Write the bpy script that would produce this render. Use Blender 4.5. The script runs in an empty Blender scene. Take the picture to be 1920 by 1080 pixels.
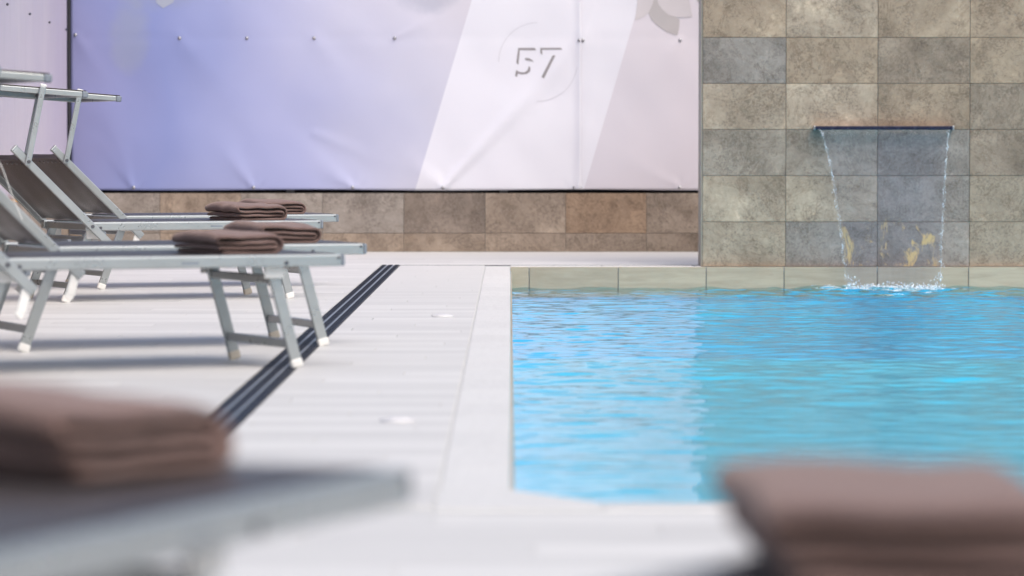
import bpy, bmesh, math, random
from mathutils import Vector, Matrix, noise
R = math.radians
random.seed(7)
sc = bpy.context.scene
COL = sc.collection

# ------------------------------------------------------------------ camera
CAM_H = 0.79
cam_d = bpy.data.cameras.new('camera')
cam = bpy.data.objects.new('camera', cam_d); COL.objects.link(cam)
cam.location = (0, 0, CAM_H)
cam.rotation_euler = (R(90) - 267 / 7200, 0, -3 / 7200)
cam_d.lens = 135; cam_d.sensor_width = 36
cam_d.clip_start = 0.05; cam_d.clip_end = 2000
cam_d.dof.use_dof = True
cam_d.dof.focus_distance = 20.5
cam_d.dof.aperture_fstop = 3.4
sc.camera = cam

# ------------------------------------------------------------------ light
SUN_EL, SUN_ROT = R(54), R(145)
w = bpy.data.worlds.new('World'); sc.world = w; w.use_nodes = True
wn = w.node_tree.nodes; wl = w.node_tree.links
wn.clear()
sky = wn.new('ShaderNodeTexSky'); sky.sky_type = 'NISHITA'; sky.sun_disc = False
sky.sun_elevation = SUN_EL; sky.sun_rotation = SUN_ROT
sky.air_density = 1.0; sky.dust_density = 5.0; sky.ozone_density = 1.0
bg = wn.new('ShaderNodeBackground'); bg.inputs['Strength'].default_value = 0.145
wo = wn.new('ShaderNodeOutputWorld')
wl.new(sky.outputs[0], bg.inputs[0]); wl.new(bg.outputs[0], wo.inputs[0])
sun_d = bpy.data.lights.new('sun', 'SUN'); sun_d.energy = 1.45; sun_d.angle = R(60)
sun_d.color = (1.0, 0.955, 0.90)
sun = bpy.data.objects.new('sun', sun_d); COL.objects.link(sun)
sdir = Vector((math.sin(SUN_ROT) * math.cos(SUN_EL), math.cos(SUN_ROT) * math.cos(SUN_EL), math.sin(SUN_EL)))
sun.rotation_euler = (-sdir).to_track_quat('-Z', 'Y').to_euler()
sun.location = (0, 0, 20)
sc.view_settings.view_transform = 'Standard'; sc.view_settings.look = 'None'
sc.view_settings.gamma = 1; sc.view_settings.exposure = 0.25
sc.cycles.use_denoising = True
sc.cycles.max_bounces = 10; sc.cycles.transparent_max_bounces = 12
sc.cycles.sample_clamp_indirect = 8

# ------------------------------------------------------------------ helpers
def world(px, py, Y):
    """photo pixel at depth Y -> place in the world (used for survey of positions)"""
    return Vector(((px - 957) * Y / 7200, Y, CAM_H - (py - 273) * Y / 7200))

class NT:
    """tiny node-tree writer"""
    def __init__(s, name):
        s.m = bpy.data.materials.new(name); s.m.use_nodes = True
        s.t = s.m.node_tree; s.n = s.t.nodes; s.n.clear()
        s.out = s.n.new('ShaderNodeOutputMaterial')
    def node(s, typ, **kw):
        n = s.n.new(typ)
        for k, v in kw.items(): setattr(n, k, v)
        return n
    def put(s, sock, v):
        if isinstance(v, bpy.types.NodeSocket): s.t.links.new(v, sock)
        elif v is not None: sock.default_value = v
    def math(s, op, a, b=None, c=None, clamp=False):
        n = s.node('ShaderNodeMath', operation=op, use_clamp=clamp)
        s.put(n.inputs[0], a); s.put(n.inputs[1], b)
        if c is not None: s.put(n.inputs[2], c)
        return n.outputs[0]
    def noise(s, vec, scale, detail=4, rough=.55, dist=0):
        n = s.node('ShaderNodeTexNoise')
        s.put(n.inputs['Vector'], vec); n.inputs['Scale'].default_value = scale
        n.inputs['Detail'].default_value = detail; n.inputs['Roughness'].default_value = rough
        n.inputs['Distortion'].default_value = dist
        return n.outputs[0]
    def ramp(s, f, stops):
        n = s.node('ShaderNodeValToRGB'); s.put(n.inputs[0], f)
        e = n.color_ramp.elements
        while len(e) < len(stops): e.new(0.5)
        for q, (p, c) in zip(e, stops):
            q.position = p; q.color = (*c, 1) if len(c) == 3 else c
        return n.outputs[0]
    def mix(s, f, a, b, typ='MIX'):
        n = s.node('ShaderNodeMix', data_type='RGBA', blend_type=typ)
        s.put(n.inputs[0], f)
        s.put(n.inputs[6], (*a, 1) if isinstance(a, tuple) and len(a) == 3 else a)
        s.put(n.inputs[7], (*b, 1) if isinstance(b, tuple) and len(b) == 3 else b)
        return n.outputs[2]
    def remap(s, v, a, b, c=0., d=1., smooth=False):
        n = s.node('ShaderNodeMapRange', interpolation_type='SMOOTHSTEP' if smooth else 'LINEAR')
        s.put(n.inputs[0], v)
        for i, q in enumerate((a, b, c, d)): n.inputs[i + 1].default_value = q
        return n.outputs[0]
    def coords(s, kind='Object', scale=(1, 1, 1), per_object=0.):
        tc = s.node('ShaderNodeTexCoord').outputs[kind]
        mp = s.node('ShaderNodeMapping'); s.put(mp.inputs[0], tc); mp.inputs['Scale'].default_value = scale
        if per_object:
            oi = s.node('ShaderNodeObjectInfo')
            cx = s.node('ShaderNodeCombineXYZ')
            s.put(cx.inputs[0], s.math('MULTIPLY', oi.outputs['Random'], per_object))
            s.put(cx.inputs[1], s.math('MULTIPLY', oi.outputs['Random'], per_object * 2.3))
            s.put(cx.inputs[2], s.math('MULTIPLY', oi.outputs['Random'], per_object * 1.7))
            s.put(mp.inputs['Location'], cx.outputs[0])
        return mp.outputs[0]
    def bump(s, h, strength=.2, dist=.01, normal=None):
        n = s.node('ShaderNodeBump'); s.put(n.inputs['Height'], h)
        n.inputs['Strength'].default_value = strength; n.inputs['Distance'].default_value = dist
        if normal is not None: s.put(n.inputs['Normal'], normal)
        return n.outputs[0]
    def principled(s, col, rough=.5, metal=0., normal=None, **kw):
        p = s.node('ShaderNodeBsdfPrincipled')
        s.put(p.inputs['Base Color'], (*col, 1) if isinstance(col, tuple) and len(col) == 3 else col)
        s.put(p.inputs['Roughness'], rough); s.put(p.inputs['Metallic'], metal)
        s.put(p.inputs['Normal'], normal)
        for k, v in kw.items(): s.put(p.inputs[k], v)
        return p.outputs[0]
    def done(s, sh):
        s.t.links.new(sh, s.out.inputs[0]); return s.m

# ------------------------------------------------------------------ materials
M = {}
def mat_stone(name, gold_glint=False):
    t = NT(name)
    v = t.coords('Object', per_object=37.)
    oi = t.node('ShaderNodeObjectInfo')
    big = t.noise(v, 3.0, 5, .55, .5)
    mid = t.noise(v, 13, 8, .72, .4)
    fine = t.noise(v, 60, 6, .8)
    cloud = t.ramp(big, [(.30, (.78, .74, .70)), (.44, (.98, .95, .92)), (.57, (1.16, 1.14, 1.11)), (.70, (1.40, 1.38, 1.34))])
    col = t.mix(1, oi.outputs['Color'], cloud, 'MULTIPLY')
    # grain of the glaze: worn specks gathered in patches, each patch with a ragged edge
    col = t.mix(t.remap(t.noise(v, 34, 7, .8, .3), .40, .62, 0, .55), col, t.mix(1, col, (.66, .64, .62), 'MULTIPLY'))
    pm = t.remap(t.noise(v, 5.2, 9, .74, .8), .46, .54)
    gr = t.remap(fine, .44, .60)
    col = t.mix(t.math('MULTIPLY', t.math('MULTIPLY', pm, gr), .85), col, t.mix(1, col, (.50, .48, .47), 'MULTIPLY'))
    pl = t.remap(t.noise(v, 6.1, 9, .76, .5), .55, .62)
    col = t.mix(t.math('MULTIPLY', t.math('MULTIPLY', pl, t.remap(mid, .40, .60)), .75), col, t.mix(1, col, (1.45, 1.44, 1.42), 'MULTIPLY'))
    col = t.mix(t.remap(t.noise(v, 150, 3, .8), .60, .70, 0, .4), col, t.mix(1, col, (.55, .53, .5), 'MULTIPLY'))
    fk = t.math('MULTIPLY', t.remap(t.noise(v, 130, 4, .8), .58, .68), t.remap(t.noise(v, 4.4, 7, .7), .46, .58))
    col = t.mix(t.math('MULTIPLY', fk, .45), col, (.56, .54, .50))
    # hairline veins
    vein = t.math('ABSOLUTE', t.math('SUBTRACT', t.noise(v, 2.1, 9, .72, 1.6), .5))
    col = t.mix(t.remap(vein, .0, .014, .7, 0), col, t.mix(1, col, (.55, .5, .45), 'MULTIPLY'))
    if gold_glint:  # golden reflections of the falling water, painted into the tile colour
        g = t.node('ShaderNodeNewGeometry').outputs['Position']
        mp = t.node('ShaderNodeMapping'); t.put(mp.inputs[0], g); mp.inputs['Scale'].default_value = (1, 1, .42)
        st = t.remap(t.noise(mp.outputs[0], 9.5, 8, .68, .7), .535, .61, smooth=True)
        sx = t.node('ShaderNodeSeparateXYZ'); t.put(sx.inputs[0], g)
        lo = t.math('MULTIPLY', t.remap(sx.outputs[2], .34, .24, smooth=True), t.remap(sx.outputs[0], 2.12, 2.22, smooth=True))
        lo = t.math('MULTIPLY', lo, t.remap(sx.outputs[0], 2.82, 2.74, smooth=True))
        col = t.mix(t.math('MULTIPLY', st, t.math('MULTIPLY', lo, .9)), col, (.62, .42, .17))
    h = t.math('ADD', t.math('MULTIPLY', mid, .6), t.math('MULTIPLY', fine, .5))
    return t.done(t.principled(col, t.remap(mid, .3, .7, .42, .62), 0, t.bump(h, .35, .006)))
M['stone'] = mat_stone('travertine_look_tile')
M['glint_stone'] = mat_stone('gold_glint_tile', True)  # tile with the waterfall's warm reflections painted in

def mat_plank(name, base, var, scale=(1.1, 16, 16), lo=.90, hi=1.06):
    t = NT(name)
    v = t.coords('Object', scale, per_object=23.)
    oi = t.node('ShaderNodeObjectInfo')
    n1 = t.noise(v, 2.2, 7, .62, .5); n2 = t.noise(v, 9, 6, .7, .2)
    col = t.mix(t.remap(n1, .38, .68), base, var)
    col = t.mix(t.remap(n2, .56, .74, 0, .35), col, tuple(q * .66 for q in var))
    tint = t.remap(oi.outputs['Random'], 0, 1, lo, hi)
    cb = t.node('ShaderNodeCombineColor')
    for i in range(3): t.put(cb.inputs[i], tint)
    col = t.mix(1, col, cb.outputs[0], 'MULTIPLY')
    return t.done(t.principled(col, t.remap(n2, .3, .7, .38, .55), 0, t.bump(n2, .15, .002)))
M['plank'] = mat_plank('pale_wood_look_porcelain', (.66, .655, .645), (.595, .588, .575))
M['plank_y'] = mat_plank('pale_coping_porcelain', (.665, .66, .648), (.635, .63, .617), (16, 1.1, 16), .97, 1.03)
M['edge_tile'] = mat_plank('waterline_wood_look_tile', (.44, .355, .26), (.36, .285, .205), (1.6, 12, 14))

def simple(name, col, rough=.5, metal=0., bump=None, **kw):
    t = NT(name); nrm = None; c = col; r = rough
    v = t.coords('Object')
    if bump:
        sc_, st_, d_ = bump
        nrm = t.bump(t.noise(v, sc_, 4, .6), st_, d_)
    n = t.noise(v, 5.5, 5, .6)
    c = t.mix(t.remap(n, .35, .7, 0, .22), col, tuple(q * .72 for q in col))
    r = t.remap(t.noise(v, 14, 4, .6), .3, .7, max(rough - .07, .02), rough + .08)
    return t.done(t.principled(c, r, metal, nrm, **kw))
M['grout'] = simple('grey_grout', (.40, .39, .37), .9, 0, (60, .3, .003))
M['floor_grout'] = simple('pale_grout', (.55, .555, .55), .9, 0, (60, .3, .003))
M['ground'] = simple('concrete_ground', (.36, .35, .33), .9, 0, (3, .3, .01))
M['alu'] = simple('brushed_aluminium', (.39, .42, .43), .32, .55)
M['alu_cap'] = simple('grey_plastic_cap', (.20, .23, .27), .45)
M['white_plastic'] = simple('white_plastic', (.74, .74, .72), .42)
M['beige_plastic'] = simple('beige_plastic_foot', (.58, .52, .43), .5)
M['inlet_plastic'] = simple('offwhite_inlet_plastic', (.63, .63, .65), .4)
M['bolt'] = simple('dark_steel_bolt', (.16, .16, .18), .3, .9)
M['steel'] = simple('polished_steel', (.45, .45, .47), .28, 1.)
M['spout'] = simple('dark_blue_steel', (.020, .022, .055), .25, .2)
M['drain'] = simple('black_drain_grate', (.022, .027, .045), .5, .1)
M['drain_strip'] = simple('grey_drain_slot', (.30, .34, .40), .45, .2)
M['dark'] = simple('dark_backing', (.035, .035, .04), .8)
M['post'] = simple('galvanised_post', (.35, .36, .38), .45, .6)
M['batten'] = simple('ochre_batten', (.50, .27, .09), .6)
M['trim'] = simple('stone_edge_trim', (.33, .28, .225), .5)
M['print_grey'] = simple('warm_grey_ink', (.30, .275, .285), .55)
M['print_line'] = simple('pale_grey_ink', (.62, .61, .66), .55)
M['petal_dark'] = simple('grey_petal_ink', (.50, .465, .465), .55)
M['petal_blue'] = simple('blue_grey_petal_ink', (.34, .37, .46), .55)
M['petal_pale'] = simple('pale_petal_ink', (.63, .585, .60), .55)

def mat_sling():
    t = NT('taupe_textilene'); v = t.coords('Object')
    w1 = t.node('ShaderNodeTexWave', wave_type='BANDS', bands_direction='X'); t.put(w1.inputs[0], v); w1.inputs['Scale'].default_value = 160
    w2 = t.node('ShaderNodeTexWave', wave_type='BANDS', bands_direction='Y'); t.put(w2.inputs[0], v); w2.inputs['Scale'].default_value = 160
    n = t.noise(v, 4, 5, .6)
    col = t.mix(n, (.034, .022, .018), (.050, .034, .029))
    h = t.math('ADD', w1.outputs[1], w2.outputs[1])
    p = t.principled(col, .35, 0, t.bump(h, .15, .001), **{'Specular IOR Level': .7, 'Sheen Weight': .16, 'Sheen Roughness': .25, 'Sheen Tint': (.92, .90, 1, 1)})
    tr = t.node('ShaderNodeBsdfTransparent'); mx = t.node('ShaderNodeMixShader')      # open weave lets some light through
    mx.inputs[0].default_value = .12; t.put(mx.inputs[1], p); t.put(mx.inputs[2], tr.outputs[0])
    return t.done(mx.outputs[0])
M['sling'] = mat_sling()
def mat_towel():
    t = NT('taupe_terry'); v = t.coords('Object', per_object=9.)
    n = t.noise(v, 420, 3, .7); b = t.noise(v, 7, 5, .6)
    col = t.mix(b, (.105, .062, .052), (.165, .106, .094))
    col = t.mix(t.remap(n, .4, .7, 0, .35), col, (.21, .145, .14))
    h = t.math('ADD', n, t.math('MULTIPLY', t.noise(v, 45, 4, .6), 1.5))
    return t.done(t.principled(col, .95, 0, t.bump(h, .55, .004), **{'Sheen Weight': .5, 'Sheen Roughness': .5, 'Sheen Tint': (.86, .69, .64, 1)}))
M['towel'] = mat_towel()

def mat_banner(name, side=False):
    t = NT(name)
    g = t.coords('Object')
    s = t.node('ShaderNodeSeparateXYZ'); t.put(s.inputs[0], g); x, z = s.outputs[0], s.outputs[2]
    soft = t.noise(g, .75, 3, .5)
    if side:
        col = t.mix(t.remap(soft, .35, .65), (.50, .445, .545), (.56, .50, .57))
        st = t.noise(t.coords('Object', (9, 9, .5)), 3, 4, .6)       # rain streaks
        col = t.mix(t.remap(st, .5, .75, 0, .5), col, (.42, .38, .44))
    else:
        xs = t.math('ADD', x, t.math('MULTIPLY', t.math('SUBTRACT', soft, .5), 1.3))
        col = t.ramp(t.remap(xs, -3.4, 1.4), [(0, (.235, .24, .43)), (.18, (.225, .265, .51)), (.38, (.37, .395, .62)), (.55, (.535, .54, .68)), (.72, (.66, .635, .70)), (1, (.68, .625, .67))])  # print gradient; its bluer left end also holds the corner's sky-lit shade
        # warmer tone of the artwork higher up
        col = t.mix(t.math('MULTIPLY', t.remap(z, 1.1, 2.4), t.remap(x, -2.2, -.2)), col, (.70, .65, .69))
        # printed out-of-focus grey blossoms near the top
        for (bx, bz, sx, sz, a) in ((-2.83, 1.62, .16, .30, .55), (-2.62, 1.98, .40, .20, .5), (-1.95, 2.02, .30, .18, .4), (-.62, 1.9, .25, .13, .35)):
            dx = t.math('DIVIDE', t.math('SUBTRACT', x, bx), sx); dz = t.math('DIVIDE', t.math('SUBTRACT', z, bz), sz)
            d = t.math('ADD', t.math('MULTIPLY', dx, dx), t.math('MULTIPLY', dz, dz))
            d = t.math('ADD', d, t.math('MULTIPLY', t.math('SUBTRACT', t.noise(g, 6, 3), .5), 1.6))
            col = t.mix(t.remap(d, 1.3, .1, 0, a, smooth=True), col, (.27, .30, .40))
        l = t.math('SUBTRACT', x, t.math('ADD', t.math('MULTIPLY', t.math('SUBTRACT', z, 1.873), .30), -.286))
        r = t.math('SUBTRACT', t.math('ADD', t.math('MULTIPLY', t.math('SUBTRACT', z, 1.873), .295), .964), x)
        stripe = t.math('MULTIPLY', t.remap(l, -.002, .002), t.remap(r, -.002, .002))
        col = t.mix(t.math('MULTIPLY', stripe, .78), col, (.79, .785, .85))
    fine = t.noise(g, 7, 4, .55)
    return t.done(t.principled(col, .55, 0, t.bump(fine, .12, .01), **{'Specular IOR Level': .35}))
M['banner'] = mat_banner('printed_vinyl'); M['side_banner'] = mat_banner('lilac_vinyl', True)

def mat_water():
    t = NT('pool_water')
    v = t.coords('Object', (1, .8, 1))
    nrm = t.bump(t.noise(v, 26, 3, .5), .05, .006)
    fr = t.node('ShaderNodeFresnel'); fr.inputs[0].default_value = 1.33; t.put(fr.inputs['Normal'], nrm)
    tr = t.node('ShaderNodeBsdfTransparent'); tr.inputs[0].default_value = (.86, 1, 1, 1)
    gl = t.node('ShaderNodeBsdfGlossy'); gl.inputs['Roughness'].default_value = .03; t.put(gl.inputs['Normal'], nrm)
    mx = t.node('ShaderNodeMixShader'); t.put(mx.inputs[0], fr.outputs[0]); t.put(mx.inputs[1], tr.outputs[0]); t.put(mx.inputs[2], gl.outputs[0])
    return t.done(mx.outputs[0])
M['water'] = mat_water()
def mat_liner():
    t = NT('pool_liner'); v = t.coords('Object')
    col = t.mix(t.noise(v, 1.5, 4), (.05, .70, 1.0), (.08, .76, 1.0))
    return t.done(t.principled(col, .6))
M['liner'] = mat_liner()
def mat_sheet():
    t = NT('falling_water')
    v = t.coords('Object', (30, 30, 1.6))
    n = t.noise(v, 1.6, 4, .6, .4)
    nrm = t.bump(n, .25, .006)
    tr = t.node('ShaderNodeBsdfTransparent'); tr.inputs[0].default_value = (.90, .93, 1, 1)
    gl = t.node('ShaderNodeBsdfGlossy'); gl.inputs['Color'].default_value = (.85, .80, .74, 1); gl.inputs['Roughness'].default_value = .06; t.put(gl.inputs['Normal'], nrm)
    df = t.node('ShaderNodeBsdfTranslucent'); df.inputs[0].default_value = (.66, .70, .82, 1)
    fr = t.node('ShaderNodeFresnel'); fr.inputs[0].default_value = 1.33; t.put(fr.inputs['Normal'], nrm)
    mx = t.node('ShaderNodeMixShader'); t.put(mx.inputs[0], fr.outputs[0]); t.put(mx.inputs[1], tr.outputs[0]); t.put(mx.inputs[2], gl.outputs[0])
    m2 = t.node('ShaderNodeMixShader'); t.put(m2.inputs[0], t.remap(n, .4, .75, .02, .10)); t.put(m2.inputs[1], mx.outputs[0]); t.put(m2.inputs[2], df.outputs[0])
    return t.done(m2.outputs[0])
M['sheet'] = mat_sheet()
def mat_foam():
    t = NT('white_water'); v = t.coords('Object')
    p = t.principled(t.mix(t.noise(v, 30, 3), (.80, .86, .92), (.9, .93, .96)), .15)
    tr = t.node('ShaderNodeBsdfTransparent'); mx = t.node('ShaderNodeMixShader')
    t.put(mx.inputs[0], t.remap(t.noise(v, 55, 3, .6), .35, .65, .25, .75)); t.put(mx.inputs[1], tr.outputs[0]); t.put(mx.inputs[2], p)
    return t.done(mx.outputs[0])
M['foam'] = mat_foam()

# ------------------------------------------------------------------ mesh helpers
def tag(o, label=None, cat=None, group=None, kind=None):
    if label: o['label'] = label
    if cat: o['category'] = cat
    if group: o['group'] = group
    if kind: o['kind'] = kind
    return o
def link(name, me, parent=None, loc=None):
    o = bpy.data.objects.new(name, me); COL.objects.link(o)
    if parent: o.parent = parent
    if loc is not None: o.location = loc
    return o
def empty(name, loc=(0, 0, 0), rz=0):
    o = bpy.data.objects.new(name, None); COL.objects.link(o)
    o.location = loc; o.rotation_euler = (0, 0, rz); o.empty_display_size = .1
    return o
class MB:
    def __init__(s): s.bm = bmesh.new()
    def box(s, a, b):
        a, b = Vector(a), Vector(b)
        r = bmesh.ops.create_cube(s.bm, size=1)
        for v in r['verts']:
            v.co = Vector([(a[i] + b[i]) / 2 + v.co[i] * (b[i] - a[i]) for i in range(3)])
        return r['verts']
    def beam(s, p, q, w, h, side=(0, 1, 0)):
        """bar p->q, w along `side`, h across"""
        p, q = Vector(p), Vector(q); d = (q - p).normalized(); sd = Vector(side)
        sd = (sd - d * sd.dot(d)).normalized(); up = d.cross(sd)
        r = bmesh.ops.create_cube(s.bm, size=1)
        L = (q - p).length
        for v in r['verts']:
            c = v.co.copy(); v.co = (p + q) / 2 + d * c.x * L + sd * c.y * w + up * c.z * h
        return r['verts']
    def bevel(s, off, seg=2):
        bmesh.ops.recalc_face_normals(s.bm, faces=s.bm.faces[:])
        bmesh.ops.bevel(s.bm, geom=s.bm.edges[:], offset=off, segments=seg, affect='EDGES', profile=.5, clamp_overlap=True)
    def cyl(s, p, q, r, n=12, r2=None):
        p, q = Vector(p), Vector(q); d = q - p
        m = Matrix.Translation((p + q) / 2) @ d.to_track_quat('Z', 'Y').to_matrix().to_4x4()
        bmesh.ops.create_cone(s.bm, cap_ends=True, segments=n, radius1=r, radius2=r if r2 is None else r2, depth=d.length, matrix=m)
    def ball(s, c, r, sub=1):
        bmesh.ops.create_icosphere(s.bm, subdivisions=sub, radius=1, matrix=Matrix.Translation(c) @ Matrix.Diagonal((*(r if hasattr(r, '__len__') else (r, r, r)), 1)))
    def build(s, name, mat, parent=None, smooth=False, loc=None):
        me = bpy.data.meshes.new(name); s.bm.normal_update(); s.bm.to_mesh(me); s.bm.free()
        me.materials.append(M[mat])
        if smooth:
            for p in me.polygons: p.use_smooth = True
        return link(name, me, parent, loc)
def sheet(name, fn, nu, nv, mat, parent=None, thick=0., flip=False):
    vs = [fn(i / nu, j / nv) for j in range(nv + 1) for i in range(nu + 1)]
    fs = []
    for j in range(nv):
        for i in range(nu):
            a = j * (nu + 1) + i; f = (a, a + 1, a + nu + 2, a + nu + 1)
            fs.append(f[::-1] if flip else f)
    me = bpy.data.meshes.new(name); me.from_pydata([tuple(v) for v in vs], [], fs); me.materials.append(M[mat])
    for p in me.polygons: p.use_smooth = True
    o = link(name, me, parent)
    if thick:
        md = o.modifiers.new('thickness', 'SOLIDIFY'); md.thickness = thick; md.offset = 0
    return o
def quadmesh(name, quads, mat, parent=None):
    vs, fs = [], []
    for q in quads:
        b = len(vs); vs += q; fs.append(tuple(range(b, b + len(q))))
    me = bpy.data.meshes.new(name); me.from_pydata(vs, [], fs); me.materials.append(M[mat])
    return link(name, me, parent)
_piece = {}
def piece(name, size, mat, parent, loc, bev=.0015, color=None):
    """a tile/plank: shared mesh for equal sizes, bevelled box centred at its own origin"""
    key = (name, mat, tuple(round(q, 4) for q in size))
    if key not in _piece:
        b = MB(); b.box([-q / 2 for q in size], [q / 2 for q in size]); b.bevel(bev, 1)
        me = bpy.data.meshes.new(name); b.bm.to_mesh(me); b.bm.free(); me.materials.append(M[mat]); _piece[key] = me
    o = link(name, _piece[key], parent, loc)
    if color: o.color = (*color, 1)
    return o
def copy_tree(o, parent=None):
    c = o.copy(); COL.objects.link(c); c.parent = parent
    for ch in list(o.children): copy_tree(ch, c)
    return c

# ------------------------------------------------------------------ layout constants
PX1, PY0, PY1 = 7.0, 8.48, 25.06          # pool right side, near side, far side (left side is X = 0)
WATER = -0.139
LOWY, LOWZ = 28.57, .437                  # low tiled wall behind the deck
STY, STX = 25.09, 1.25                    # stone wall with the waterfall
CORNER_X = -3.28

# ------------------------------------------------------------------ ground
G = 500
tag(quadmesh('ground', [
    [(-G, -G, -.05), (G, -G, -.05), (G, PY0 - .3, -.05), (-G, PY0 - .3, -.05)],
    [(-G, PY1 + .2, -.05), (G, PY1 + .2, -.05), (G, G, -.05), (-G, G, -.05)],
    [(-G, PY0 - .3, -.05), (-.3, PY0 - .3, -.05), (-.3, PY1 + .2, -.05), (-G, PY1 + .2, -.05)],
    [(PX1 + .3, PY0 - .3, -.05), (G, PY0 - .3, -.05), (G, PY1 + .2, -.05), (PX1 + .3, PY1 + .2, -.05)]], 'ground'), kind='structure')

# ------------------------------------------------------------------ deck (pieces laid on a grouted bed)
def slab(name, rects, z0, z1, mat):
    b = MB()
    for (x0, y0, x1, y1) in rects: b.box((x0, y0, z0), (x1, y1, z1))
    return b.build(name, mat)
DX0, DX1, DY0 = -4.6, 8.2, 0.6
def drain_x(y, edge):                       # edge 0 left, 1 right
    return -.849 - .034 * (25.4 - y) / 13.34 + .1155 * edge
deck = tag(slab('deck', [(DX0, DY0, -.001, LOWY + .3), (.001, DY0, DX1, PY0 - .001), (.001, PY1 + .001, STX + 6.9, LOWY + .3), (PX1 + .001, PY0, DX1, PY1)], -.3, -.0035, 'floor_grout'), kind='structure')
PT = .012
planks = []   # x0,y0,x1,y1
def row(y0, y1, xa, xb, off):
    x = xa - off
    while x < xb - .02:
        a, b = max(x, xa), min(x + 1.2, xb)
        if b - a > .03: planks.append((a, y0, b, y1))
        x += 1.2
y = DY0; k = 0
while y < LOWY - .03:
    y1 = min(y + .2, LOWY - .005); ym = (y + y1) / 2; off = (k * .47) % 1.2
    if ym < PY0 - .2:
        dl, dr = drain_x(ym, 0), drain_x(ym, 1)
        if ym > 4.0:
            row(y, y1, DX0 + .3, dl - .006, off); row(y, y1, dr + .006, 3.5, off)
        else: row(y, y1, -2.4, 2.4, off)
    elif ym < 25.3:
        if ym > PY0 - .01 or y1 <= PY0 - .165: 
            row(y, y1, DX0 + .3, drain_x(ym, 0) - .006, off); row(y, y1, drain_x(ym, 1) + .006, -.168, off)
    elif y >= 25.35:
        row(y, y1, DX0 + .3, 4.2, off)
    y += .2; k += 1
def shown(p):
    x0, y0, x1, y1 = p
    s0, s1 = 7200 / y0, 7200 / y1
    xa, xb = 957 + x0 * s0, 957 + x1 * s0
    ya, yb = 273 + CAM_H * s1, 273 + CAM_H * s0
    xa, xb, ya, yb = max(xa, 0), min(xb, 1920), max(ya, 0), min(yb, 1080)
    return max(0, xb - xa) * max(0, yb - ya)
planks.sort(key=shown, reverse=True)
rest = MB(); nind = 0
for p in planks:
    x0, y0, x1, y1 = p; g = .0012
    if nind < 260 and shown(p) > 0:
        piece('plank_tile', (round(x1 - x0 - 2 * g, 3), y1 - y0 - 2 * g, PT), 'plank', deck, ((x0 + x1) / 2, (y0 + y1) / 2, -PT / 2), .001); nind += 1
    else: rest.box((x0 + g, y0 + g, -PT), (x1 - g, y1 - g, 0))
tag(rest.build('far_planks', 'plank', deck), kind='stuff')

# coping along the left and near side of the pool
yy = 8.80
while yy < PY1 - .05:
    y1 = min(yy + .6, PY1)
    piece('coping_tile', (.163, y1 - yy - .002, .03), 'plank_y', deck, (-.0815, (yy + y1) / 2, -.0145), .004); yy = y1
xx = .20
while xx < PX1:
    x1 = min(xx + .6, PX1)
    piece('coping_tile', (x1 - xx - .002, .163, .03), 'plank', deck, ((xx + x1) / 2, PY0 - .0815, -.0145), .004); xx = x1
xx = -.165 - .6 * 3
c = MB()   # corner piece with cut corner
pts = [(-.165, PY0 - .165), (.199, PY0 - .165), (.199, PY0), (0.0, 8.799), (-.165, 8.799)]
vb = [c.bm.verts.new((a, b, -.03)) for a, b in pts]; vt = [c.bm.verts.new((a, b, .0005)) for a, b in pts]
c.bm.faces.new(vt); c.bm.faces.new(vb[::-1])
for i in range(5): c.bm.faces.new((vb[i], vb[(i + 1) % 5], vt[(i + 1) % 5], vt[i]))
c.build('coping_corner', 'plank_y', deck)
# narrow border strip at the far end of the pool, between water and slot drain
xx = -.0
for x0, x1 in [(0, .6), (.6, 1.2), (1.2, 1.25)]:
    piece('coping_tile', (x1 - x0 - .002, .25, .03), 'plank', deck, ((x0 + x1) / 2, PY1 + .13, -.0145), .004)
row_y = []
# ------------------------------------------------------------------ pool
basin = tag(quadmesh('pool_basin', [
    [(0, PY0, -.60), (PX1, PY0, -.60), (PX1, PY1, -.60), (0, PY1, -.60)],
    [(0, 8.8, -.60), (0, PY1, -.60), (0, PY1, -.031), (0, 8.8, -.031)],
    [(.2, PY0, -.60), (0, 8.8, -.60), (0, 8.8, -.031), (.2, PY0, -.031)],
    [(PX1, PY0, -.60), (.2, PY0, -.60), (.2, PY0, -.031), (PX1, PY0, -.031)],
    [(PX1, PY1, -.60), (PX1, PY0, -.60), (PX1, PY0, -.031), (PX1, PY1, -.031)],
    [(0, PY1, -.60), (PX1, PY1, -.60), (PX1, PY1, -.031), (0, PY1, -.031)]], 'liner'), kind='structure')
quadmesh('grout_bed', [[(0.004, PY1 - .002, -.2), (PX1, PY1 - .002, -.2), (PX1, PY1 - .002, -.0315), (0.004, PY1 - .002, -.0315)]], 'grout', basin)
seams = [957, 992, 1159, 1324, 1470, 1645, 1816, 1988, 2160, 2332, 2504, 2676, 2848]
for i in range(len(seams) - 1):
    x0, x1 = (seams[i] - 957) / 287.3, (seams[i + 1] - 957) / 287.3
    x1 = min(x1, PX1 - .01)
    if x1 - x0 < .03: continue
    gap = .003
    t = piece('waterline_tile', (round(x1 - x0 - 2 * gap, 3), .014, .197), 'edge_tile', basin, ((x0 + x1) / 2, PY1 - .008, -.1), .0015)
for i in range(27):
    y0 = 8.82 + i * .6; y1 = min(y0 + .6, PY1 - .02)
    if y1 - y0 > .1: piece('waterline_tile', (.008, y1 - y0 - .004, .165), 'edge_tile', basin, (.005, (y0 + y1) / 2, -.116), .001)
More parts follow.
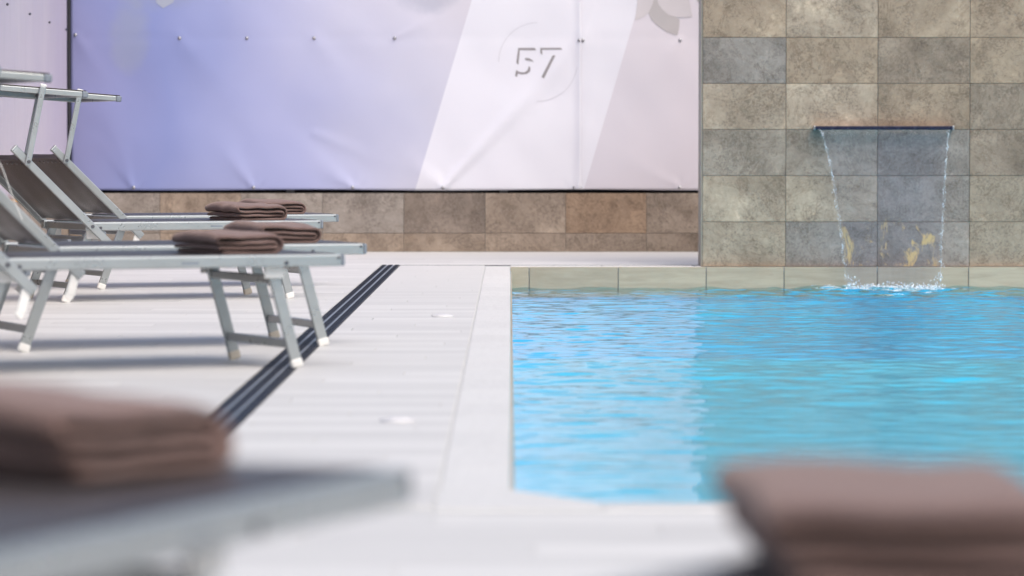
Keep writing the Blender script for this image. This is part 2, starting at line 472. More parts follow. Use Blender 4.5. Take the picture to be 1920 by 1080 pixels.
# waterfall foot
FALL = Vector((2.47, 24.84))
def wave(x, y):
    p = Vector((x * 1.0, y * 1.0, 0))
    h = .0040 * noise.noise(Vector((x * 2.4 + 3, y * 3.4, .3)))
    h += .0042 * noise.noise(Vector((x * 4.6 + y * .8, y * 6.6, 4.1)))
    h += .0026 * noise.noise(Vector((x * 8.5 - y * 1.5, y * 12, 9.7)))
    h += .0010 * noise.noise(Vector((x * 16 - y * 1.5, y * 22, 5.7)))
    h += .003 * noise.noise(Vector((x * .7, y * 1.4, 7.7)))
    h *= .28 + 1.32 * max(0, min(1, (y - 8.8) / 6.5))
    r = math.hypot(x - FALL.x, (y - FALL.y))
    a = math.exp(-r * .7)
    h += (.030 * a) * noise.noise(Vector((x * 7, y * 9, 2.2))) + .013 * math.exp(-r * .55) * math.sin(r * 17) * .5
    # old wake lines crossing the pool
    for (y0, sl, x0, x1) in ((14.6, .05, 2.3, 5.5), (21.0, -.12, .6, 2.2), (15.2, .0, 1.4, 2.2)):
        d = y - (y0 + sl * (x - x0))
        m = max(0, min(1, (x - x0) / .4)) * max(0, min(1, (x1 - x) / .5))
        h += .009 * m * math.exp(-(d / .07) ** 2) * (1 + .8 * noise.noise(Vector((x * 6, y * 6, 1))))
    return h
def water_pt(u, v):
    y = PY0 + (PY1 - .016 - PY0) * (v ** 1.0); x = .004 + (4.4 - .004) * u
    return Vector((x, y, WATER + wave(x, y)))
wat = sheet('pool_water', water_pt, 230, 1000, 'water')
tag(wat, kind='structure')
tag(quadmesh('far_water', [[(4.4, PY0, WATER), (PX1, PY0, WATER), (PX1, PY1, WATER), (4.4, PY1, WATER)]], 'water', wat), kind='stuff')

# ------------------------------------------------------------------ stone wall with tiles
TINTS = {'brown': (0.32, 0.238, 0.17), 'warm': (0.356, 0.267, 0.192), 'sand': (0.402, 0.315, 0.238), 'grey': (0.31, 0.257, 0.209), 'dark': (0.261, 0.199, 0.15), 'olive': (0.336, 0.268, 0.202), 'slate': (0.248, 0.213, 0.19), 'rust': (0.32, 0.209, 0.129)}
stone = empty('stone_wall', (STX, STY, 0))
tag(stone, 'tall wall clad in brown and grey stone tiles with a waterfall blade', 'wall')
core = MB(); core.box((.004, .006, -.02), (PX1 + 1 - STX, .35, 3.4)); core.build('wall_core', 'grout', stone)
tr = MB(); tr.box((-.006, .0, 0), (.004, .345, 3.4)); tr.bevel(.0015, 1); tr.build('edge_trim', 'trim', stone)
tr = MB(); tr.box((-.01, -.01, 3.4), (PX1 + 1 - STX, .36, 3.44)); tr.bevel(.003, 1); tr.build('cap', 'trim', stone)
cols = [1315.5, 1473] + [1645 + 172.5 * i for i in range(0, 10)]
ztop = [0.0] + [.79 + (273 - p) / 287 for p in (416, 329.5, 243, 157, 71)]
while ztop[-1] < 3.1: ztop.append(ztop[-1] + .3006)
ztop.append(3.4)
pal = [  # from the base row upwards, first four columns as photographed
    ['olive', 'slate', 'slate', 'olive'], ['olive', 'olive', 'slate', 'olive'], ['grey', 'grey', 'slate', 'dark'],
    ['sand', 'sand', 'brown', 'dark'], ['slate', 'brown', 'dark', 'brown'], ['warm', 'sand', 'warm', 'brown']]
rnd = random.Random(3)
for j in range(len(ztop) - 1):
    for i in range(len(cols) - 1):
        x0, x1 = (cols[i] - 957) / 287 - STX, (cols[i + 1] - 957) / 287 - STX
        x0 = max(x0, .004)
        nm = pal[j][i] if j < len(pal) and i < 4 else rnd.choice(['brown', 'sand', 'dark', 'olive', 'grey', 'warm'])
        kf = rnd.uniform(.94, 1.07); c = [q * kf for q in TINTS[nm]]
        m = 'glint_stone' if (j < 2 and i in (1, 2)) else 'stone'
        piece('stone_tile', (round(x1 - x0 - .003, 3), .012, ztop[j + 1] - ztop[j] - .003), m, stone,
              ((x0 + x1) / 2, rnd.uniform(-.0008, .0008), (ztop[j] + ztop[j + 1]) / 2), .0012, c)

# ------------------------------------------------------------------ low tiled walls behind and beside the deck
def low_wall(label, origin, rz, length, seams_, tints, zrow):
    e = empty('low_tiled_wall', origin, rz); tag(e, label, 'wall')
    b = MB(); b.box((0, .006, -.02), (length, .25, LOWZ - .004)); b.build('wall_core', 'grout', e)
    for i in range(len(seams_) - 1):
        for j, (z0, z1) in enumerate(zrow):
            x0, x1 = max(seams_[i], 0), min(seams_[i + 1], length)
            nm = tints[(i * 2 + j) % len(tints)]
            kf = rnd.uniform(.94, 1.06); c = [q * kf * w_ for q, w_ in zip(TINTS[nm], (.92, 1.0, 1.12))]
            piece('stone_tile', (round(x1 - x0 - .003, 3), .012, z1 - z0 - .003), 'stone', e, ((x0 + x1) / 2, rnd.uniform(-.0006, .0006), (z0 + z1) / 2), .0012, c)
    return e
seams_px = [-4, 148, 300, 452.5, 605, 757, 909.5, 1060.5, 1212, 1364, 1516, 1668]
sm = [(p - 957) / 252 - CORNER_X for p in seams_px]; sm[0] = .0
sm = [s_ for s_ in sm if s_ >= 0]
low = low_wall('low brown stone tiled wall running under the white banner', (CORNER_X, LOWY, 0), 0, sm[-1], sm,
         ['grey', 'brown', 'grey', 'grey', 'brown', 'brown', 'grey', 'olive', 'grey', 'brown', 'dark', 'brown', 'warm', 'brown', 'rust', 'warm', 'warm', 'brown', 'brown'],
         [(.138, LOWZ), (0, .138)])
# wall on the left: leans a little inwards towards the camera
SIDE_A = math.atan2(.045, 1)
def side_pt(d, off=0.):               # d metres from the corner towards the camera
    dr = Vector((.045, -1)).normalized(); nn = Vector((-dr.y, dr.x)) 
    return Vector((CORNER_X, LOWY)) + dr * d + nn * off
sd = Vector((.045, -1)).normalized()
L2 = 14.0
o2 = side_pt(L2)
low2 = low_wall('low stone tiled wall along the left side under the lilac banner', (o2.x, o2.y, 0), math.atan2(-sd.y, -sd.x), L2 - .02,
          [i * .6 for i in range(24)], ['brown', 'olive', 'warm', 'grey', 'brown', 'dark'], [(.138, LOWZ), (0, .138)])

# ------------------------------------------------------------------ banners on their frame
BY = LOWY + .045
backing = empty('banner_fence', (CORNER_X, LOWY + .28, 0)); tag(backing, 'fence behind the printed banners, its unseen backing dark for the shadow below', 'fence')
b = MB(); b.box((-.3, 0, 0), (7.0, .04, 2.38)); b.build('shade_panel', 'dark', backing)  # unseen panel, coloured dark to give the shadow in the gap below the banners
for i in range(5):
    b = MB(); b.box((i * 1.6, -.06, 0), (i * 1.6 + .06, -.003, 2.42)); b.build('post', 'post', backing)
b = MB(); b.beam(side_pt(0.1, -.27).to_3d() + Vector((0, 0, 1.19)), side_pt(L2, -.27).to_3d() + Vector((0, 0, 1.19)), .04, 2.38, (1, 0, 0))
o = b.build('shade_panel', 'dark', backing); o.location = -backing.location

screws_top = [142, 337, 463, 589, 740, 1086, 1092.5, 1275]
screws_bot = [250, 475, 661, 830, 1077, 1090, 1275]
def bx(px): return (px - 957) / 252
def bz(py): return .79 + (273 - py) / 252
def seg_d(x, z, a, b):
    dx, dz = b[0] - a[0], b[1] - a[1]; L2_ = dx * dx + dz * dz
    t = ((x - a[0]) * dx + (z - a[1]) * dz) / L2_
    tc = max(0, min(1, t)); qx, qz = a[0] + dx * tc, a[1] + dz * tc
    # signed side keeps a ridge asymmetric
    return math.hypot(x - qx, z - qz), tc, (dx * (z - a[1]) - dz * (x - a[0]))
creases = [((830, 352), (1088, 75), .05, .034), ((1077, 352), (1120, 130), .03, .008), ((661, 352), (470, 190), .07, .012), ((475, 352), (380, 215), .06, .012),
           ((250, 352), (200, 215), .05, .012), ((250, 352), (180, 262), .03, .008), ((661, 352), (560, 300), .04, .008), ((830, 352), (620, 190), .10, .014), ((142, 66), (220, 190), .06, .01),
           ((740, 72), (820, 30), .03, .008), ((589, 72), (760, 290), .12, .012), ((475, 352), (430, 300), .025, .007), ((337, 70), (480, 250), .10, .01), ((1090, 75), (1130, -40), .03, .01),
           ((1275, 352), (1180, 300), .04, .007), ((1275, 75), (1200, 180), .06, .008), ((590, 250), (800, 340), .06, .009)]
creases = [((bx(a[0]), bz(a[1])), (bx(b_[0]), bz(b_[1])), s_, h_) for a, b_, s_, h_ in creases]
def wrinkle(x, z):
    d = .024 * noise.noise(Vector((x * 1.1 + z * .8, z * 1.3 - x * .3, 3.3))) + .006 * noise.noise(Vector((x * 3 + z * 2.4, z * 1.8 - x, 8)))
    for a, b_, s_, h_ in creases:
        if abs(x - (a[0] + b_[0]) / 2) > 1.6: continue
        q, tc, sg = seg_d(x, z, a, b_)
        wd = s_ * (.35 + 1.1 * tc)
        d += .62 * h_ * math.exp(-(q / (1.35 * wd)) ** 2) * (1 - .55 * tc)
    for px in screws_bot:             # small puckers above each screw
        q = math.hypot((x - bx(px)) * 1.4, z - .475)
        d += .004 * math.exp(-(q / .09) ** 2) * math.sin(math.atan2(z - .44, x - bx(px)) * 7)
    d -= .0016 * math.exp(-((z - 1.59) / .04) ** 2)
    return d
BZ0, BZ1 = .459, 2.35
def banner(label, x0, x1, nx, lift, mat='banner', fold=None):
    e = empty('printed_banner', (0, 0, 0)); tag(e, label, 'banner')
    def fn(u, v):
        x = x0 + (x1 - x0) * u; z = BZ0 + (BZ1 - BZ0) * v
        yv = BY - lift - wrinkle(x, z)
        if fold: yv -= fold(x)
        if v == 0: z += .004 * math.sin(x * 3.1)
        return Vector((x, yv, z))
    o = sheet('vinyl', fn, nx, 110, mat, e, .0015)
    return e, (lambda x, z: BY - lift - wrinkle(x, z) - (fold(x) if fold else 0))
SEAM = bx(1090)
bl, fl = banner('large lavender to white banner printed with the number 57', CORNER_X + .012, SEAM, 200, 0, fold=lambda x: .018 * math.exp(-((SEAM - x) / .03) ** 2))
br, frr = banner('narrow pinkish banner beside stone wall with printed petals', SEAM - .03, SEAM + 2.2, 100, -.004)
def screw(parent, x, y, z):
    b = MB(); b.cyl((x, y - .001, z), (x, y - .004, z), .013, 14); b.cyl((x, y - .003, z), (x, y - .012, z), .008, 10, .005)
    b.build('screw', 'steel', parent, True)
for px in screws_top:
    x = bx(px); z = bz(66 if px == 142 else 72 if px < 1000 else 76)
    screw(bl if px < 1088 else br, x, (fl if px < 1088 else frr)(x, z), z)
for px in screws_bot:
    x = bx(px); z = bz(352); screw(bl if px < 1088 else br, x, (fl if px < 1088 else frr)(x, z), z)
# printed numeral, arcs and petals
def decal(name, polys, mat, parent, f, off=.0026):
    bm = bmesh.new()
    for poly in polys:
        vs = [bm.verts.new((bx(p[0]), 0, bz(p[1]))) for p in poly]
        bm.faces.new(vs)
    bmesh.ops.triangulate(bm, faces=bm.faces[:])
    for _ in range(3):
        ed = [e for e in bm.edges if e.calc_length() > .03]
        if not ed: break
        bmesh.ops.subdivide_edges(bm, edges=ed, cuts=1); bmesh.ops.triangulate(bm, faces=bm.faces[:])
    for v in bm.verts: v.co.y = f(v.co.x, v.co.z) - off
    bmesh.ops.recalc_face_normals(bm, faces=bm.faces[:])
    me = bpy.data.meshes.new(name); bm.to_mesh(me); bm.free(); me.materials.append(M[mat])
    return link(name, me, parent)
Z7 = lambda pts: [(780 + a / 2.8426, b / 2.8426) for a, b in pts]
decal('numeral', [Z7([(545, 256), (634, 256), (640, 268), (556, 267), (553, 268)]), Z7([(545, 256), (553, 268), (546, 346), (535, 334)]),
                  Z7([(580, 310), (602, 311), (617, 319), (629, 331), (610, 325), (583, 321)]),
                  Z7([(534, 373), (545, 381), (543, 392), (538, 412), (528, 404)]), Z7([(545, 382), (562, 386), (565, 397), (543, 392)]), Z7([(562, 386), (578, 386), (592, 394), (565, 397)]),
                  Z7([(578, 386), (594, 375), (608, 381), (592, 394)]), Z7([(594, 375), (602, 352), (610, 362), (608, 381)])], 'print_grey', bl, fl)
decal('numeral', [Z7([(662, 256), (772, 256), (780, 265), (672, 266)]), Z7([(662, 256), (672, 266), (673, 293), (663, 284)]), Z7([(728, 296), (743, 296), (682, 419), (669, 410)])], 'print_grey', bl, fl)
def arc(a0, a1):
    ps = []
    for i in range(18):
        t0, t1 = R(a0 + (a1 - a0) * i / 18), R(a0 + (a1 - a0) * (i + 1) / 18)
        q = lambda r_, t_: (650 + r_ * math.cos(t_), 331 - r_ * math.sin(t_))
        ps.append(Z7([q(211, t0), q(211, t1), q(208, t1), q(208, t0)]))
    return ps
decal('arc_line', arc(91, 180), 'print_line', bl, fl); decal('arc_line', arc(-92, -8), 'print_line', bl, fl)
decal('petal', [Z7([(1187, -60), (1280, -60), (1262, 40), (1242, 70), (1212, 92), (1168, 110), (1176, 60)])], 'petal_pale', br, frr, .0026)
decal('petal', [Z7([(1275, -40), (1330, 60), (1405, 105), (1402, 150), (1393, 190), (1335, 170), (1285, 135), (1255, 105), (1240, 70), (1262, 20)])], 'petal_dark', br, frr, .0034)
decal('petal', [Z7([(1265, -80), (1440, -80), (1455, 10), (1472, 90), (1400, 95), (1345, 80), (1312, 52), (1290, 20)])], 'petal_pale', br, frr, .0042)
decal('petal', [Z7([(1465, -90), (1620, -90), (1600, 30), (1545, 45), (1500, 10)])], 'petal_dark', br, frr, .0034)
decal('petal', [[(284, -25), (330, -30), (326, 5), (306, 16), (294, 6)]], 'petal_blue', bl, fl, .0026)
# side banner
e = empty('side_banner', (0, 0, 0)); tag(e, 'lilac banner on the left side wall with rain streaks', 'banner')
def side_fn(u, v):
    d = .03 + u * (L2 - .1); z = BZ0 + (BZ1 - BZ0) * v
    off = -.012 + .010 * noise.noise(Vector((d * 1.3, z * .5, 1))) + .004 * noise.noise(Vector((d * 7, z * .7, 5)))
    p = side_pt(d, off); return Vector((p.x, p.y, z))
sheet('vinyl', side_fn, 220, 40, 'side_banner', e, .0015)
for d in (.25, 1.9, 3.6, 5.3):
    p = side_pt(d, .0); bq = MB(); z = bz(58)
    bq.ball((p.x, p.y, z), .010); bq.build('screw', 'bolt', e)
b = MB(); b.beam(side_pt(.1, -.015).to_3d() + Vector((0, 0, .448)), side_pt(L2, -.015).to_3d() + Vector((0, 0, .448)), .03, .02, (1, 0, 0)); b.build('batten', 'batten', e)
b = MB(); b.box((CORNER_X - .004, BY - .06, .44), (CORNER_X + .008, BY - .025, 2.4)); b.bevel(.004); o = b.build('corner_post', 'dark'); tag(o, 'thin dark post in the corner where the banners meet', 'post')

# ------------------------------------------------------------------ drains and floor caps
dr = empty('floor_drain', (drain_x(16, .5), 16, 0)); tag(dr, 'black slotted drain channel running along the deck under the loungers', 'drain')
y = 4.2
while y < 25.35:
    y1 = min(y + .997, 25.40)
    def dp(yv, e_, z): return Vector((drain_x(yv, e_), yv, z)) - dr.location
    g = MB(); st = MB()
    for a, b_ in ((0, .27), (.365, .635), (.73, 1)):
        vs = [dp(y, a, .001), dp(y, b_, .001), dp(y1 - .004, b_, .001), dp(y1 - .004, a, .001)]
        lo = [v + Vector((0, 0, -.02)) for v in vs]
        V = [g.bm.verts.new(v) for v in vs + lo]
        g.bm.faces.new(V[:4])
        for i in range(4): g.bm.faces.new((V[i], V[4 + i], V[4 + (i + 1) % 4], V[(i + 1) % 4]))
    yy = y + .04
    while yy < y1 - .03:
        [g.beam(dp(yy, a_, .0015), dp(yy, b2, .0015), .008, .004, (0, 1, 0)) for a_, b2 in ((.02, .25), (.385, .615), (.75, .98))]; yy += .09
    o = g.build('grate', 'drain', dr)
    for a in (.285, .65):
        vs = [dp(y, a, .001), dp(y, a + .065, .001), dp(y1 - .003, a + .065, .001), dp(y1 - .003, a, .001)]
        V = [st.bm.verts.new(v) for v in vs]; st.bm.faces.new(V)
    st.build('slot_strip', 'drain_strip', o)
    y = y1 if y1 > y + .5 else 99
b = MB()
q = [dp(4.2, -.03, -.0032), dp(4.2, 1.03, -.0032), dp(25.40, 1.03, -.0032), dp(25.40, -.03, -.0032)]
b.bm.faces.new([b.bm.verts.new(v) for v in q]); b.build('channel', 'dark', dr)
sl = empty('slot_drain', (.25, 25.33, 0)); tag(sl, 'thin dark slot drain crossing the deck behind the pool', 'drain')
b = MB(); b.box((-.985, -.011, -.003), (.995, .011, .0015)); b.build('channel', 'dark', sl)
b = MB(); xx = -.98
while xx < .98:
    b.box((xx, -.008, .001), (xx + .012, .008, .0025)); xx += .035
tag(b.build('bridge_bars', 'drain_strip', sl), kind='stuff')
for (px, py, lab) in ((830, 594, 'small round white floor inlet farther from the camera'), (745, 791, 'round white floor inlet nearer the camera between lounger and coping')):
    Yc = 7200 * CAM_H / (py - 273); p = world(px, py, Yc)
    e = empty('deck_inlet', (p.x, p.y, 0)); tag(e, lab, 'floor inlet', 'inlets set in the deck')
    b = MB(); b.cyl((0, 0, 0), (0, 0, .008), .053, 32, .050); b.bevel(.0015, 1); b.build('rim', 'inlet_plastic', e, False)
    b = MB(); b.ball((0, 0, .007), (.036, .036, .008), 3); b.build('dome', 'inlet_plastic', e, True)

# ------------------------------------------------------------------ waterfall
wf = empty('waterfall_blade', (2.432, STY - .01, .905)); tag(wf, 'dark horizontal waterfall spout fixed to the stone wall', 'spout')
b = MB(); b.box((-.452, -.06, -.012), (.452, .003, .012)); b.bevel(.003); b.build('body', 'spout', wf)
b = MB(); b.box((-.44, -.075, -.006), (.44, -.058, -.001)); b.build('lip', 'spout', wf)
for sx in (-1, 1):
    b = MB(); b.box((sx * .452 - .006, -.066, -.014), (sx * .452 + .006, -.001, .014)); b.bevel(.003); b.build('end_cap', 'steel', wf)
ws = empty('falling_water', (2.432, STY - .08, .9)); tag(ws, 'clear sheet of water falling from the spout into the pool', 'water')
ZF = .9 - WATER
def edge(s_, t):              # s_ -1..1 across, t 0..1 down
    k = t ** .62
    xl = -.425 + .16 * k + .02 * t; xr = .425 - .075 * k - .0 * t
    x = xl + (xr - xl) * (s_ + 1) / 2
    y = -.13 * math.sqrt(t) - .02 * t
    return Vector((x, y, -.004 - (ZF - .004) * t))
def fall_fn(u, v):
    p = edge(u * 2 - 1, v)
    p.y += .004 * noise.noise(Vector((p.x * 14, v * 2.0, 3))) * v + .002 * noise.noise(Vector((p.x * 40, v * 5, 1)))
    return p
sheet('sheet', fall_fn, 90, 60, 'sheet', ws, .0)
rd = random.Random(11)
for sx in (-1, 1):
    b = MB()
    n = 300
    for i in range(n):
        t = (i + rd.random()) / n
        p = edge(sx, t); p.x += rd.gauss(0, .0035 + .004 * t); p.y += rd.gauss(0, .006)
        r_ = rd.uniform(.0012, .0030) * (1 + .4 * math.sin(t * 70))
        b.ball(p, (r_ * .8, r_ * .8, r_ * rd.uniform(1.2, 2.6)), 1)
    tag(b.build('edge_strand', 'foam', ws, True), kind='stuff')
b = MB()
for i in range(620):
    u = rd.random(); p = edge(u * 2 - 1, 1); r_ = rd.uniform(.0015, .0048)
    k_ = .6 + .9 * max(0, noise.noise(Vector((u * 9, 4, 2)))) + (.8 if u < .08 or u > .92 else 0)
    h = abs(rd.gauss(0, .026)) * k_; p += Vector((rd.gauss(0, .014), rd.gauss(-.02, .06), h)); b.ball(p, (r_ * rd.uniform(.8, 1.4), r_, r_ * rd.uniform(.8, 2.6)), 1)
tag(b.build('splash', 'foam', ws, True), kind='stuff')
b = MB()
for i in range(260):
    x = FALL.x + rd.gauss(0, .23); yv = 24.86 + rd.gauss(-.10, .17); r_ = rd.uniform(.004, .016)
    b.ball(Vector((x, yv, WATER + .003 + wave(x, yv))) - ws.location, (r_ * rd.uniform(1.2, 3.6), r_ * 1.4, r_ * .22), 1)
tag(b.build('foam', 'foam', ws, True), kind='stuff')

# ------------------------------------------------------------------ sun loungers
W = .68; HZ = .405; HX = -1.26
def make_lounger(back_deg=44., canopy=True, leg_shift=0.):
    e = empty('sun_lounger')
    for y in (0., W):
        sgn = -1 if y == 0 else 1
        b = MB(); b.beam((HX - .03, y, HZ - .022), (-.012, y, HZ - .022), .040, .044); b.bevel(.007, 3); rl = b.build('side_rail', 'alu', e)
        b = MB(); b.beam((-.0125, y, HZ - .022), (.002, y, HZ - .022), .038, .042); b.bevel(.007, 3); b.build('end_cap', 'alu_cap', rl)
        for x in (-.225 + leg_shift, -.025, HX + .05):
            b = MB(); b.cyl((x, y + sgn * .018, HZ - (.03 if x < -.1 else .012)), (x, y + sgn * .025, HZ - (.03 if x < -.1 else .012)), .0075 if x < -.1 else .005, 12)
            b.build('bolt', 'bolt', rl)
        b = MB(); b.box((-.62, y + sgn * .0202 - .0004, HZ - .03), (-.555, y + sgn * .0202 + .0004, HZ - .022)); b.build('maker_mark', 'alu_cap', rl)
    b = MB(); b.beam((-.03, .0205, HZ - .024), (-.03, W - .0205, HZ - .024), .022, .03, (1, 0, 0)); b.bevel(.006, 2); b.build('foot_bar', 'alu', e)
    b = MB(); b.beam((HX - .005, .0205, HZ - .024), (HX - .005, W - .0205, HZ - .024), .022, .036, (1, 0, 0)); b.bevel(.006, 2); b.build('hinge_bar', 'alu', e)
    def seat(u, v):
        x = -.022 + (HX + .03 + .022) * u; y = .016 + (W - .032) * v
        return Vector((x, y, HZ + .0005 - .012 * math.sin(math.pi * v) ** .7 * min(1, u * 8, (1 - u) * 8)))
    sheet('seat_sling', seat, 30, 12, 'sling', e, .003)
    # legs
    for (xt, xf) in ((-.262 + leg_shift, -.160 + leg_shift), (HX + .02, HX - .12)):
        d = Vector((xf - xt, 0, -(HZ - .03))); 
        def on(z, y):      # point along the leg at height z
            t = (HZ - .03 - z) / (HZ - .03); return Vector((xt + (xf - xt) * t, y, z))
        for y in (.038, W - .038):
            b = MB(); b.beam(on(HZ - .012, y), on(.018, y), .018, .042); b.bevel(.004, 2); lg = b.build('leg', 'alu', e)
            b = MB(); b.beam(on(.034, y), on(.0, y), .024, .047); b.bevel(.009, 3); b.build('foot_cap', 'white_plastic' if y < .3 else 'beige_plastic', lg)
        for z in (.085, .315):
            b = MB(); b.beam(on(z, .047), on(z, W - .047), .026, .030, (1, 0, 0)); b.bevel(.004, 2); b.build('leg_crossbar', 'alu', e)
        for y in (.026, W - .026):
            b = MB(); b.box((xt - .03, y - .006, HZ - .085), (xt + .045, y + .006, HZ - .035)); b.bevel(.005); b.build('leg_bracket', 'white_plastic', e)
    # backrest
    a = R(back_deg); ud = Vector((-math.cos(a), 0, math.sin(a))); nn = Vector((math.sin(a), 0, math.cos(a)))
    hp = Vector((HX, 0, HZ - .022))
    lowx = .135 if back_deg > 10 else .02
    for y in (-.033, W + .033):
        yv = Vector((0, y, 0))
        b = MB(); b.beam(hp - ud * lowx + yv, hp + ud * .56 + yv, .022, .038); b.bevel(.005, 2); rl = b.build('backrest_rail', 'alu', e)
        b = MB(); b.beam(hp + ud * .555 + yv, hp + ud * .572 + yv, .024, .040); b.bevel(.006, 2); b.build('rail_cap', 'alu', rl)
        s_ = -1 if y < 0 else 1
        for t in (0.0, .47):
            b = MB(); q = hp + ud * t + yv; b.cyl(q + Vector((0, s_ * .009, 0)), q + Vector((0, s_ * (.032 if t else .016), 0)), .009, 12)
            b.build('pivot_bolt', 'bolt', rl)
        if back_deg > 10:
            q = hp - ud * (lowx - .015) + yv
            b = MB(); b.beam(q + Vector((-.012, -s_ * .004, .005)), q + Vector((-.036, -s_ * .004, -.085)), .014, .036); b.bevel(.006, 2)
            b.beam(q + Vector((-.052, -s_ * .004, -.075)), q + Vector((-.03, -s_ * .004, -.098)), .012, .02)
            b.build('ratchet_hook', 'white_plastic', e)
    b = MB(); q = hp + ud * .505 - nn * .006
    b.beam(q + Vector((0, -.015, 0)), q + Vector((0, W + .015, 0)), .024, .026, (1, 0, 0)); b.bevel(.006, 2); b.build('backrest_bar', 'sling', e)
    for i in range(9):
        b = MB(); qq = hp + ud * .47 - nn * .012 + Vector((0, .03 + i * (W - .06) / 8, 0)); b.cyl(qq, qq - nn * .006, .006, 8)
        b.build('rivet', 'steel', e)
    def bk(u, v):
        y = -.014 + (W + .028) * v
        t = .035 + .485 * u
        return hp + ud * t + nn * (.010 - .022 * math.sin(math.pi * v) ** .8 * min(1, u * 5) + .003 * math.sin(v * 17 + u * 4) * (1 - u)) + Vector((0, y, 0))
    sheet('backrest_sling', bk, 24, 16, 'sling', e, .003)
    b = MB(); b.beam(Vector((HX - .10, .02, HZ - .10)), Vector((HX - .10, W - .02, HZ - .10)), .02, .028, (1, 0, 0)); b.bevel(.005)
    if back_deg > 10: b.build('stay_bar', 'alu_cap', e)
    else: b.bm.free()
    if canopy:
        pv = hp + ud * .47
        top = pv + Vector((.074, 0, .352))
        cr = empty('canopy'); cr.parent = e; cr.location = top
        tl = R(4); fx = Vector((math.cos(tl), 0, -math.sin(tl)))
        for y in (-.052, W + .052):
            yv = Vector((0, y, 0)); b = MB(); dd = (top - pv).normalized()
            b.beam(pv - dd * .02 + yv, top + dd * .024 + yv, .014, .030); b.bevel(.004, 2); st = b.build('canopy_strut', 'alu', e)
            b = MB(); b.beam(top + dd * .022 + yv, top + dd * .036 + yv, .017, .034); b.bevel(.005, 2); b.build('strut_cap', 'white_plastic', st)
        for y in (-.030, W + .030):
            b = MB(); b.beam(fx * -.215 + Vector((0, y, 0)), fx * .215 + Vector((0, y, 0)), .024, .028); b.bevel(.004, 2); b.build('canopy_frame', 'alu', cr)
            for s_ in (-1, 1):
                b = MB(); b.beam(fx * s_ * .214 + Vector((0, y, 0)), fx * s_ * .246 + Vector((0, y, 0)), .030, .033); b.bevel(.008, 3); b.build('corner_cap', 'alu_cap', cr)
        for s_ in (-1, 1):
            b = MB(); b.beam(fx * s_ * .228 + Vector((0, -.008, 0)), fx * s_ * .228 + Vector((0, W + .008, 0)), .022, .024, (1, 0, 0)); b.bevel(.004, 2); b.build('canopy_frame', 'alu', cr)
        def cv(u, v):
            return fx * (-.238 + .476 * u) + Vector((0, -.034 + (W + .068) * v, .0185 - .010 * math.sin(math.pi * v)))
        sheet('canopy_fabric', cv, 10, 16, 'sling', cr, .004)
    return e
def place(o, x, y, deg, label, grp='silver loungers with brown slings around the pool'):
    o.location = (x, y, 0); o.rotation_euler = (0, 0, R(deg)); tag(o, label, 'sun lounger', grp)
bedA = make_lounger()
bedB = copy_tree(bedA); bedC = copy_tree(bedA); bedD = copy_tree(bedA)
place(bedA, -.597, 13.68, 25.5, 'silver lounger straddling the drain, nearest of the four loungers in focus')
place(bedB, -.573, 15.15, 22, 'second nearest of the four loungers in focus, its canopy highest at left edge')
place(bedC, -.975, 19.86, 25, 'third silver lounger from the front, raised brown backrest and canopy in full view')
place(bedD, -.972, 21.60, 23.5, 'silver lounger farthest away, beside the low stone wall')
bedF = make_lounger(leg_shift=-.22); place(bedF, -.134, 4.58, 69, 'blurred silver lounger in the left foreground')
bedG = make_lounger(back_deg=1.5, canopy=False)
def local_origin_for_left_rail(pt, deg):
    v = Vector((-math.sin(R(deg)), math.cos(R(deg)))); return Vector(pt) - v * W
og = local_origin_for_left_rail((.46, 3.98), 60)
place(bedG, og.x, og.y, 60, 'heavily blurred lounger in the right foreground corner under a towel')
# loose cord hanging from the second lounger's canopy
b = MB(); mi = bedB.matrix_basis.inverted()
pts = [world(-12, 280, 14.5), world(6, 318, 14.5), world(25, 372, 14.5), world(42, 412, 14.5)]
for p, q in zip(pts, pts[1:]): b.cyl(mi @ p, mi @ q, .0018, 6)
b.build('cord', 'white_plastic', bedB)

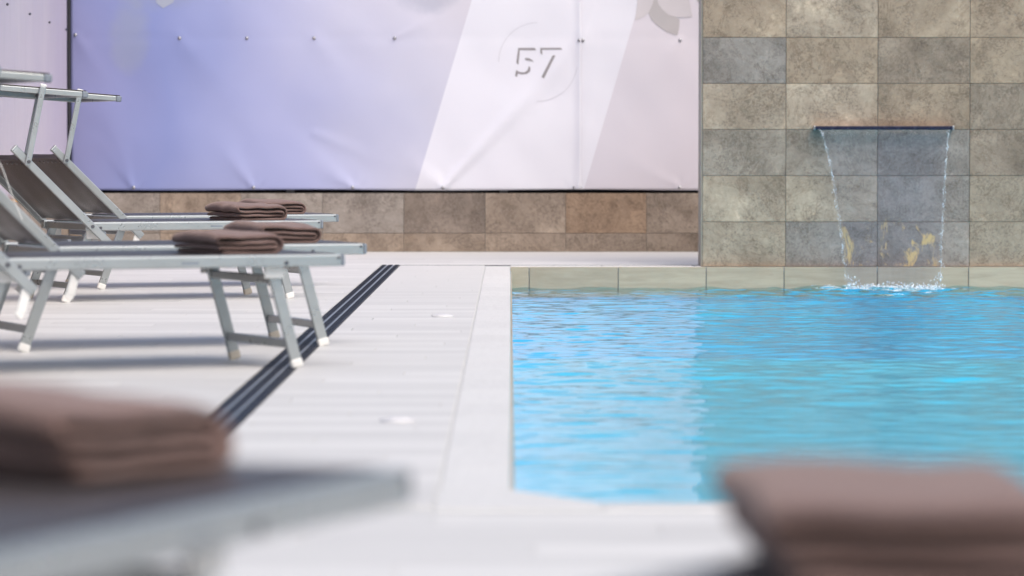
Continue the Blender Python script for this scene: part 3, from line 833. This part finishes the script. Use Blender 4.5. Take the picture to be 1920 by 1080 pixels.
# ------------------------------------------------------------------ folded towels
def make_towel(seed, L=.25, D=.43, th=.0145):
    rr = random.Random(seed)
    # centre line of the folded cloth seen from the side (x, z)
    def arcp(cx, cz, r_, a0, a1, n): return [(cx + r_ * math.cos(R(a0 + (a1 - a0) * i / n)), cz + r_ * math.sin(R(a0 + (a1 - a0) * i / n))) for i in range(n + 1)]
    h = L / 2
    def line(x0, z0, x1, z1, n): return [(x0 + (x1 - x0) * i / n, z0 + (z1 - z0) * i / n) for i in range(n)]
    path = line(-h + .02, .0235, h - .028, .0235, 10) + arcp(h - .028, .0235 + .0085, .0085, -90, 90, 6)[0:]
    path += line(h - .03, .0405, -h + .022, .0415, 10)[1:]
    path += arcp(-h + .022, .0415 + .0105, .0105, 270, 90, 6)
    path += line(-h + .03, .0625, h - .03, .0605, 10)[1:]
    path += arcp(h - .03, .0335, .027, 90, -90, 10)
    path += line(h - .035, .0065, -h + .012, .0075, 10)[1:]
    n = len(path); sec = []
    for i, (x, z) in enumerate(path):
        a = path[max(i - 1, 0)]; c_ = path[min(i + 1, n - 1)]
        t = Vector((c_[0] - a[0], c_[1] - a[1])).normalized(); nr = Vector((-t.y, t.x))
        sec.append((Vector((x, z)), nr))
    nv = 30; bm = bmesh.new(); rows = []
    sd_ = seed * 13.7
    for j in range(nv + 1):
        v = j / nv; rowv = []
        edge_f = min(1, min(v, 1 - v) * nv / 2.0)
        tk = th / 2 * (.45 + .55 * math.sqrt(edge_f))
        for side in (1, -1):
            idx = range(n) if side == 1 else range(n - 1, -1, -1)
            for i in idx:
                p, nr = sec[i]
                q = p + nr * side * tk
                y = (v - .5) * D
                y += (.010 * noise.noise(Vector((i * .11, seed, 2))) + .006 * math.sin(i * .5 + seed)) * (abs(v - .5) * 2) ** 3
                zz = q.y * (1 - .16 * (abs(v - .5) * 2) ** 2.4) * (1 + .10 * noise.noise(Vector((q.x * 9, y * 6, sd_))))
                xx_ = q.x * (1 + .03 * noise.noise(Vector((y * 7, q.y * 30, sd_ + 4))))
                zz += .0035 * noise.noise(Vector((xx_ * 22, y * 14, sd_ + 9))) * min(1, zz / .03)
                rowv.append(bm.verts.new((xx_, y, max(zz, .0005))))
        rows.append(rowv)
    m = 2 * n
    for j in range(nv):
        for i in range(m):
            bm.faces.new((rows[j][i], rows[j][(i + 1) % m], rows[j + 1][(i + 1) % m], rows[j + 1][i]))
    for rw, fl_ in ((rows[0], 0), (rows[-1], 1)):
        for i in range(n - 1):
            f = (rw[i], rw[m - 1 - i], rw[m - 2 - i], rw[i + 1]); bm.faces.new(f)
    bmesh.ops.recalc_face_normals(bm, faces=bm.faces[:])
    me = bpy.data.meshes.new('folded_towel'); bm.to_mesh(me); bm.free(); me.materials.append(M['towel'])
    for p in me.polygons: p.use_smooth = True
    return link('folded_towel', me)
def towel_on(bed, seed, lx, ly, rot, label, sc_=1.):
    o = make_towel(seed)
    p = bed.matrix_basis @ Vector((lx, ly, HZ - .004))
    o.location = p; o.rotation_euler = (0, 0, bed.rotation_euler.z + R(rot)); o.scale = (sc_ * 1.04, sc_ * 1.08, sc_ * 1.2)
    tag(o, label, 'towel', 'folded brown towels on loungers')
for b_ in (bedA, bedB, bedC, bedD, bedF, bedG): b_.matrix_basis
bpy.context.view_layer.update()
towel_on(bedA, 1, -.31, .355, 0, 'folded taupe towel on the nearest lounger in focus, lowest of the four sharp towels')
towel_on(bedB, 2, -.275, .355, 2, 'folded taupe towel on the second lounger, half behind the nearest sharp towel')
towel_on(bedC, 3, -.29, .35, -1, 'folded taupe towel on the third lounger, left of the farthest towel', 1.1)
towel_on(bedD, 4, -.28, .34, 1, 'folded taupe towel farthest away, in front of the low stone wall')
towel_on(bedF, 5, -.10, .50, -18, 'large blurred brown towel on the left foreground lounger', 1.15)
lg_ = bedG.matrix_basis.inverted() @ Vector((.345, 3.54, 0))
towel_on(bedG, 6, lg_.x, lg_.y, -58, 'very blurred brown towel in the lower right corner', 1.1)
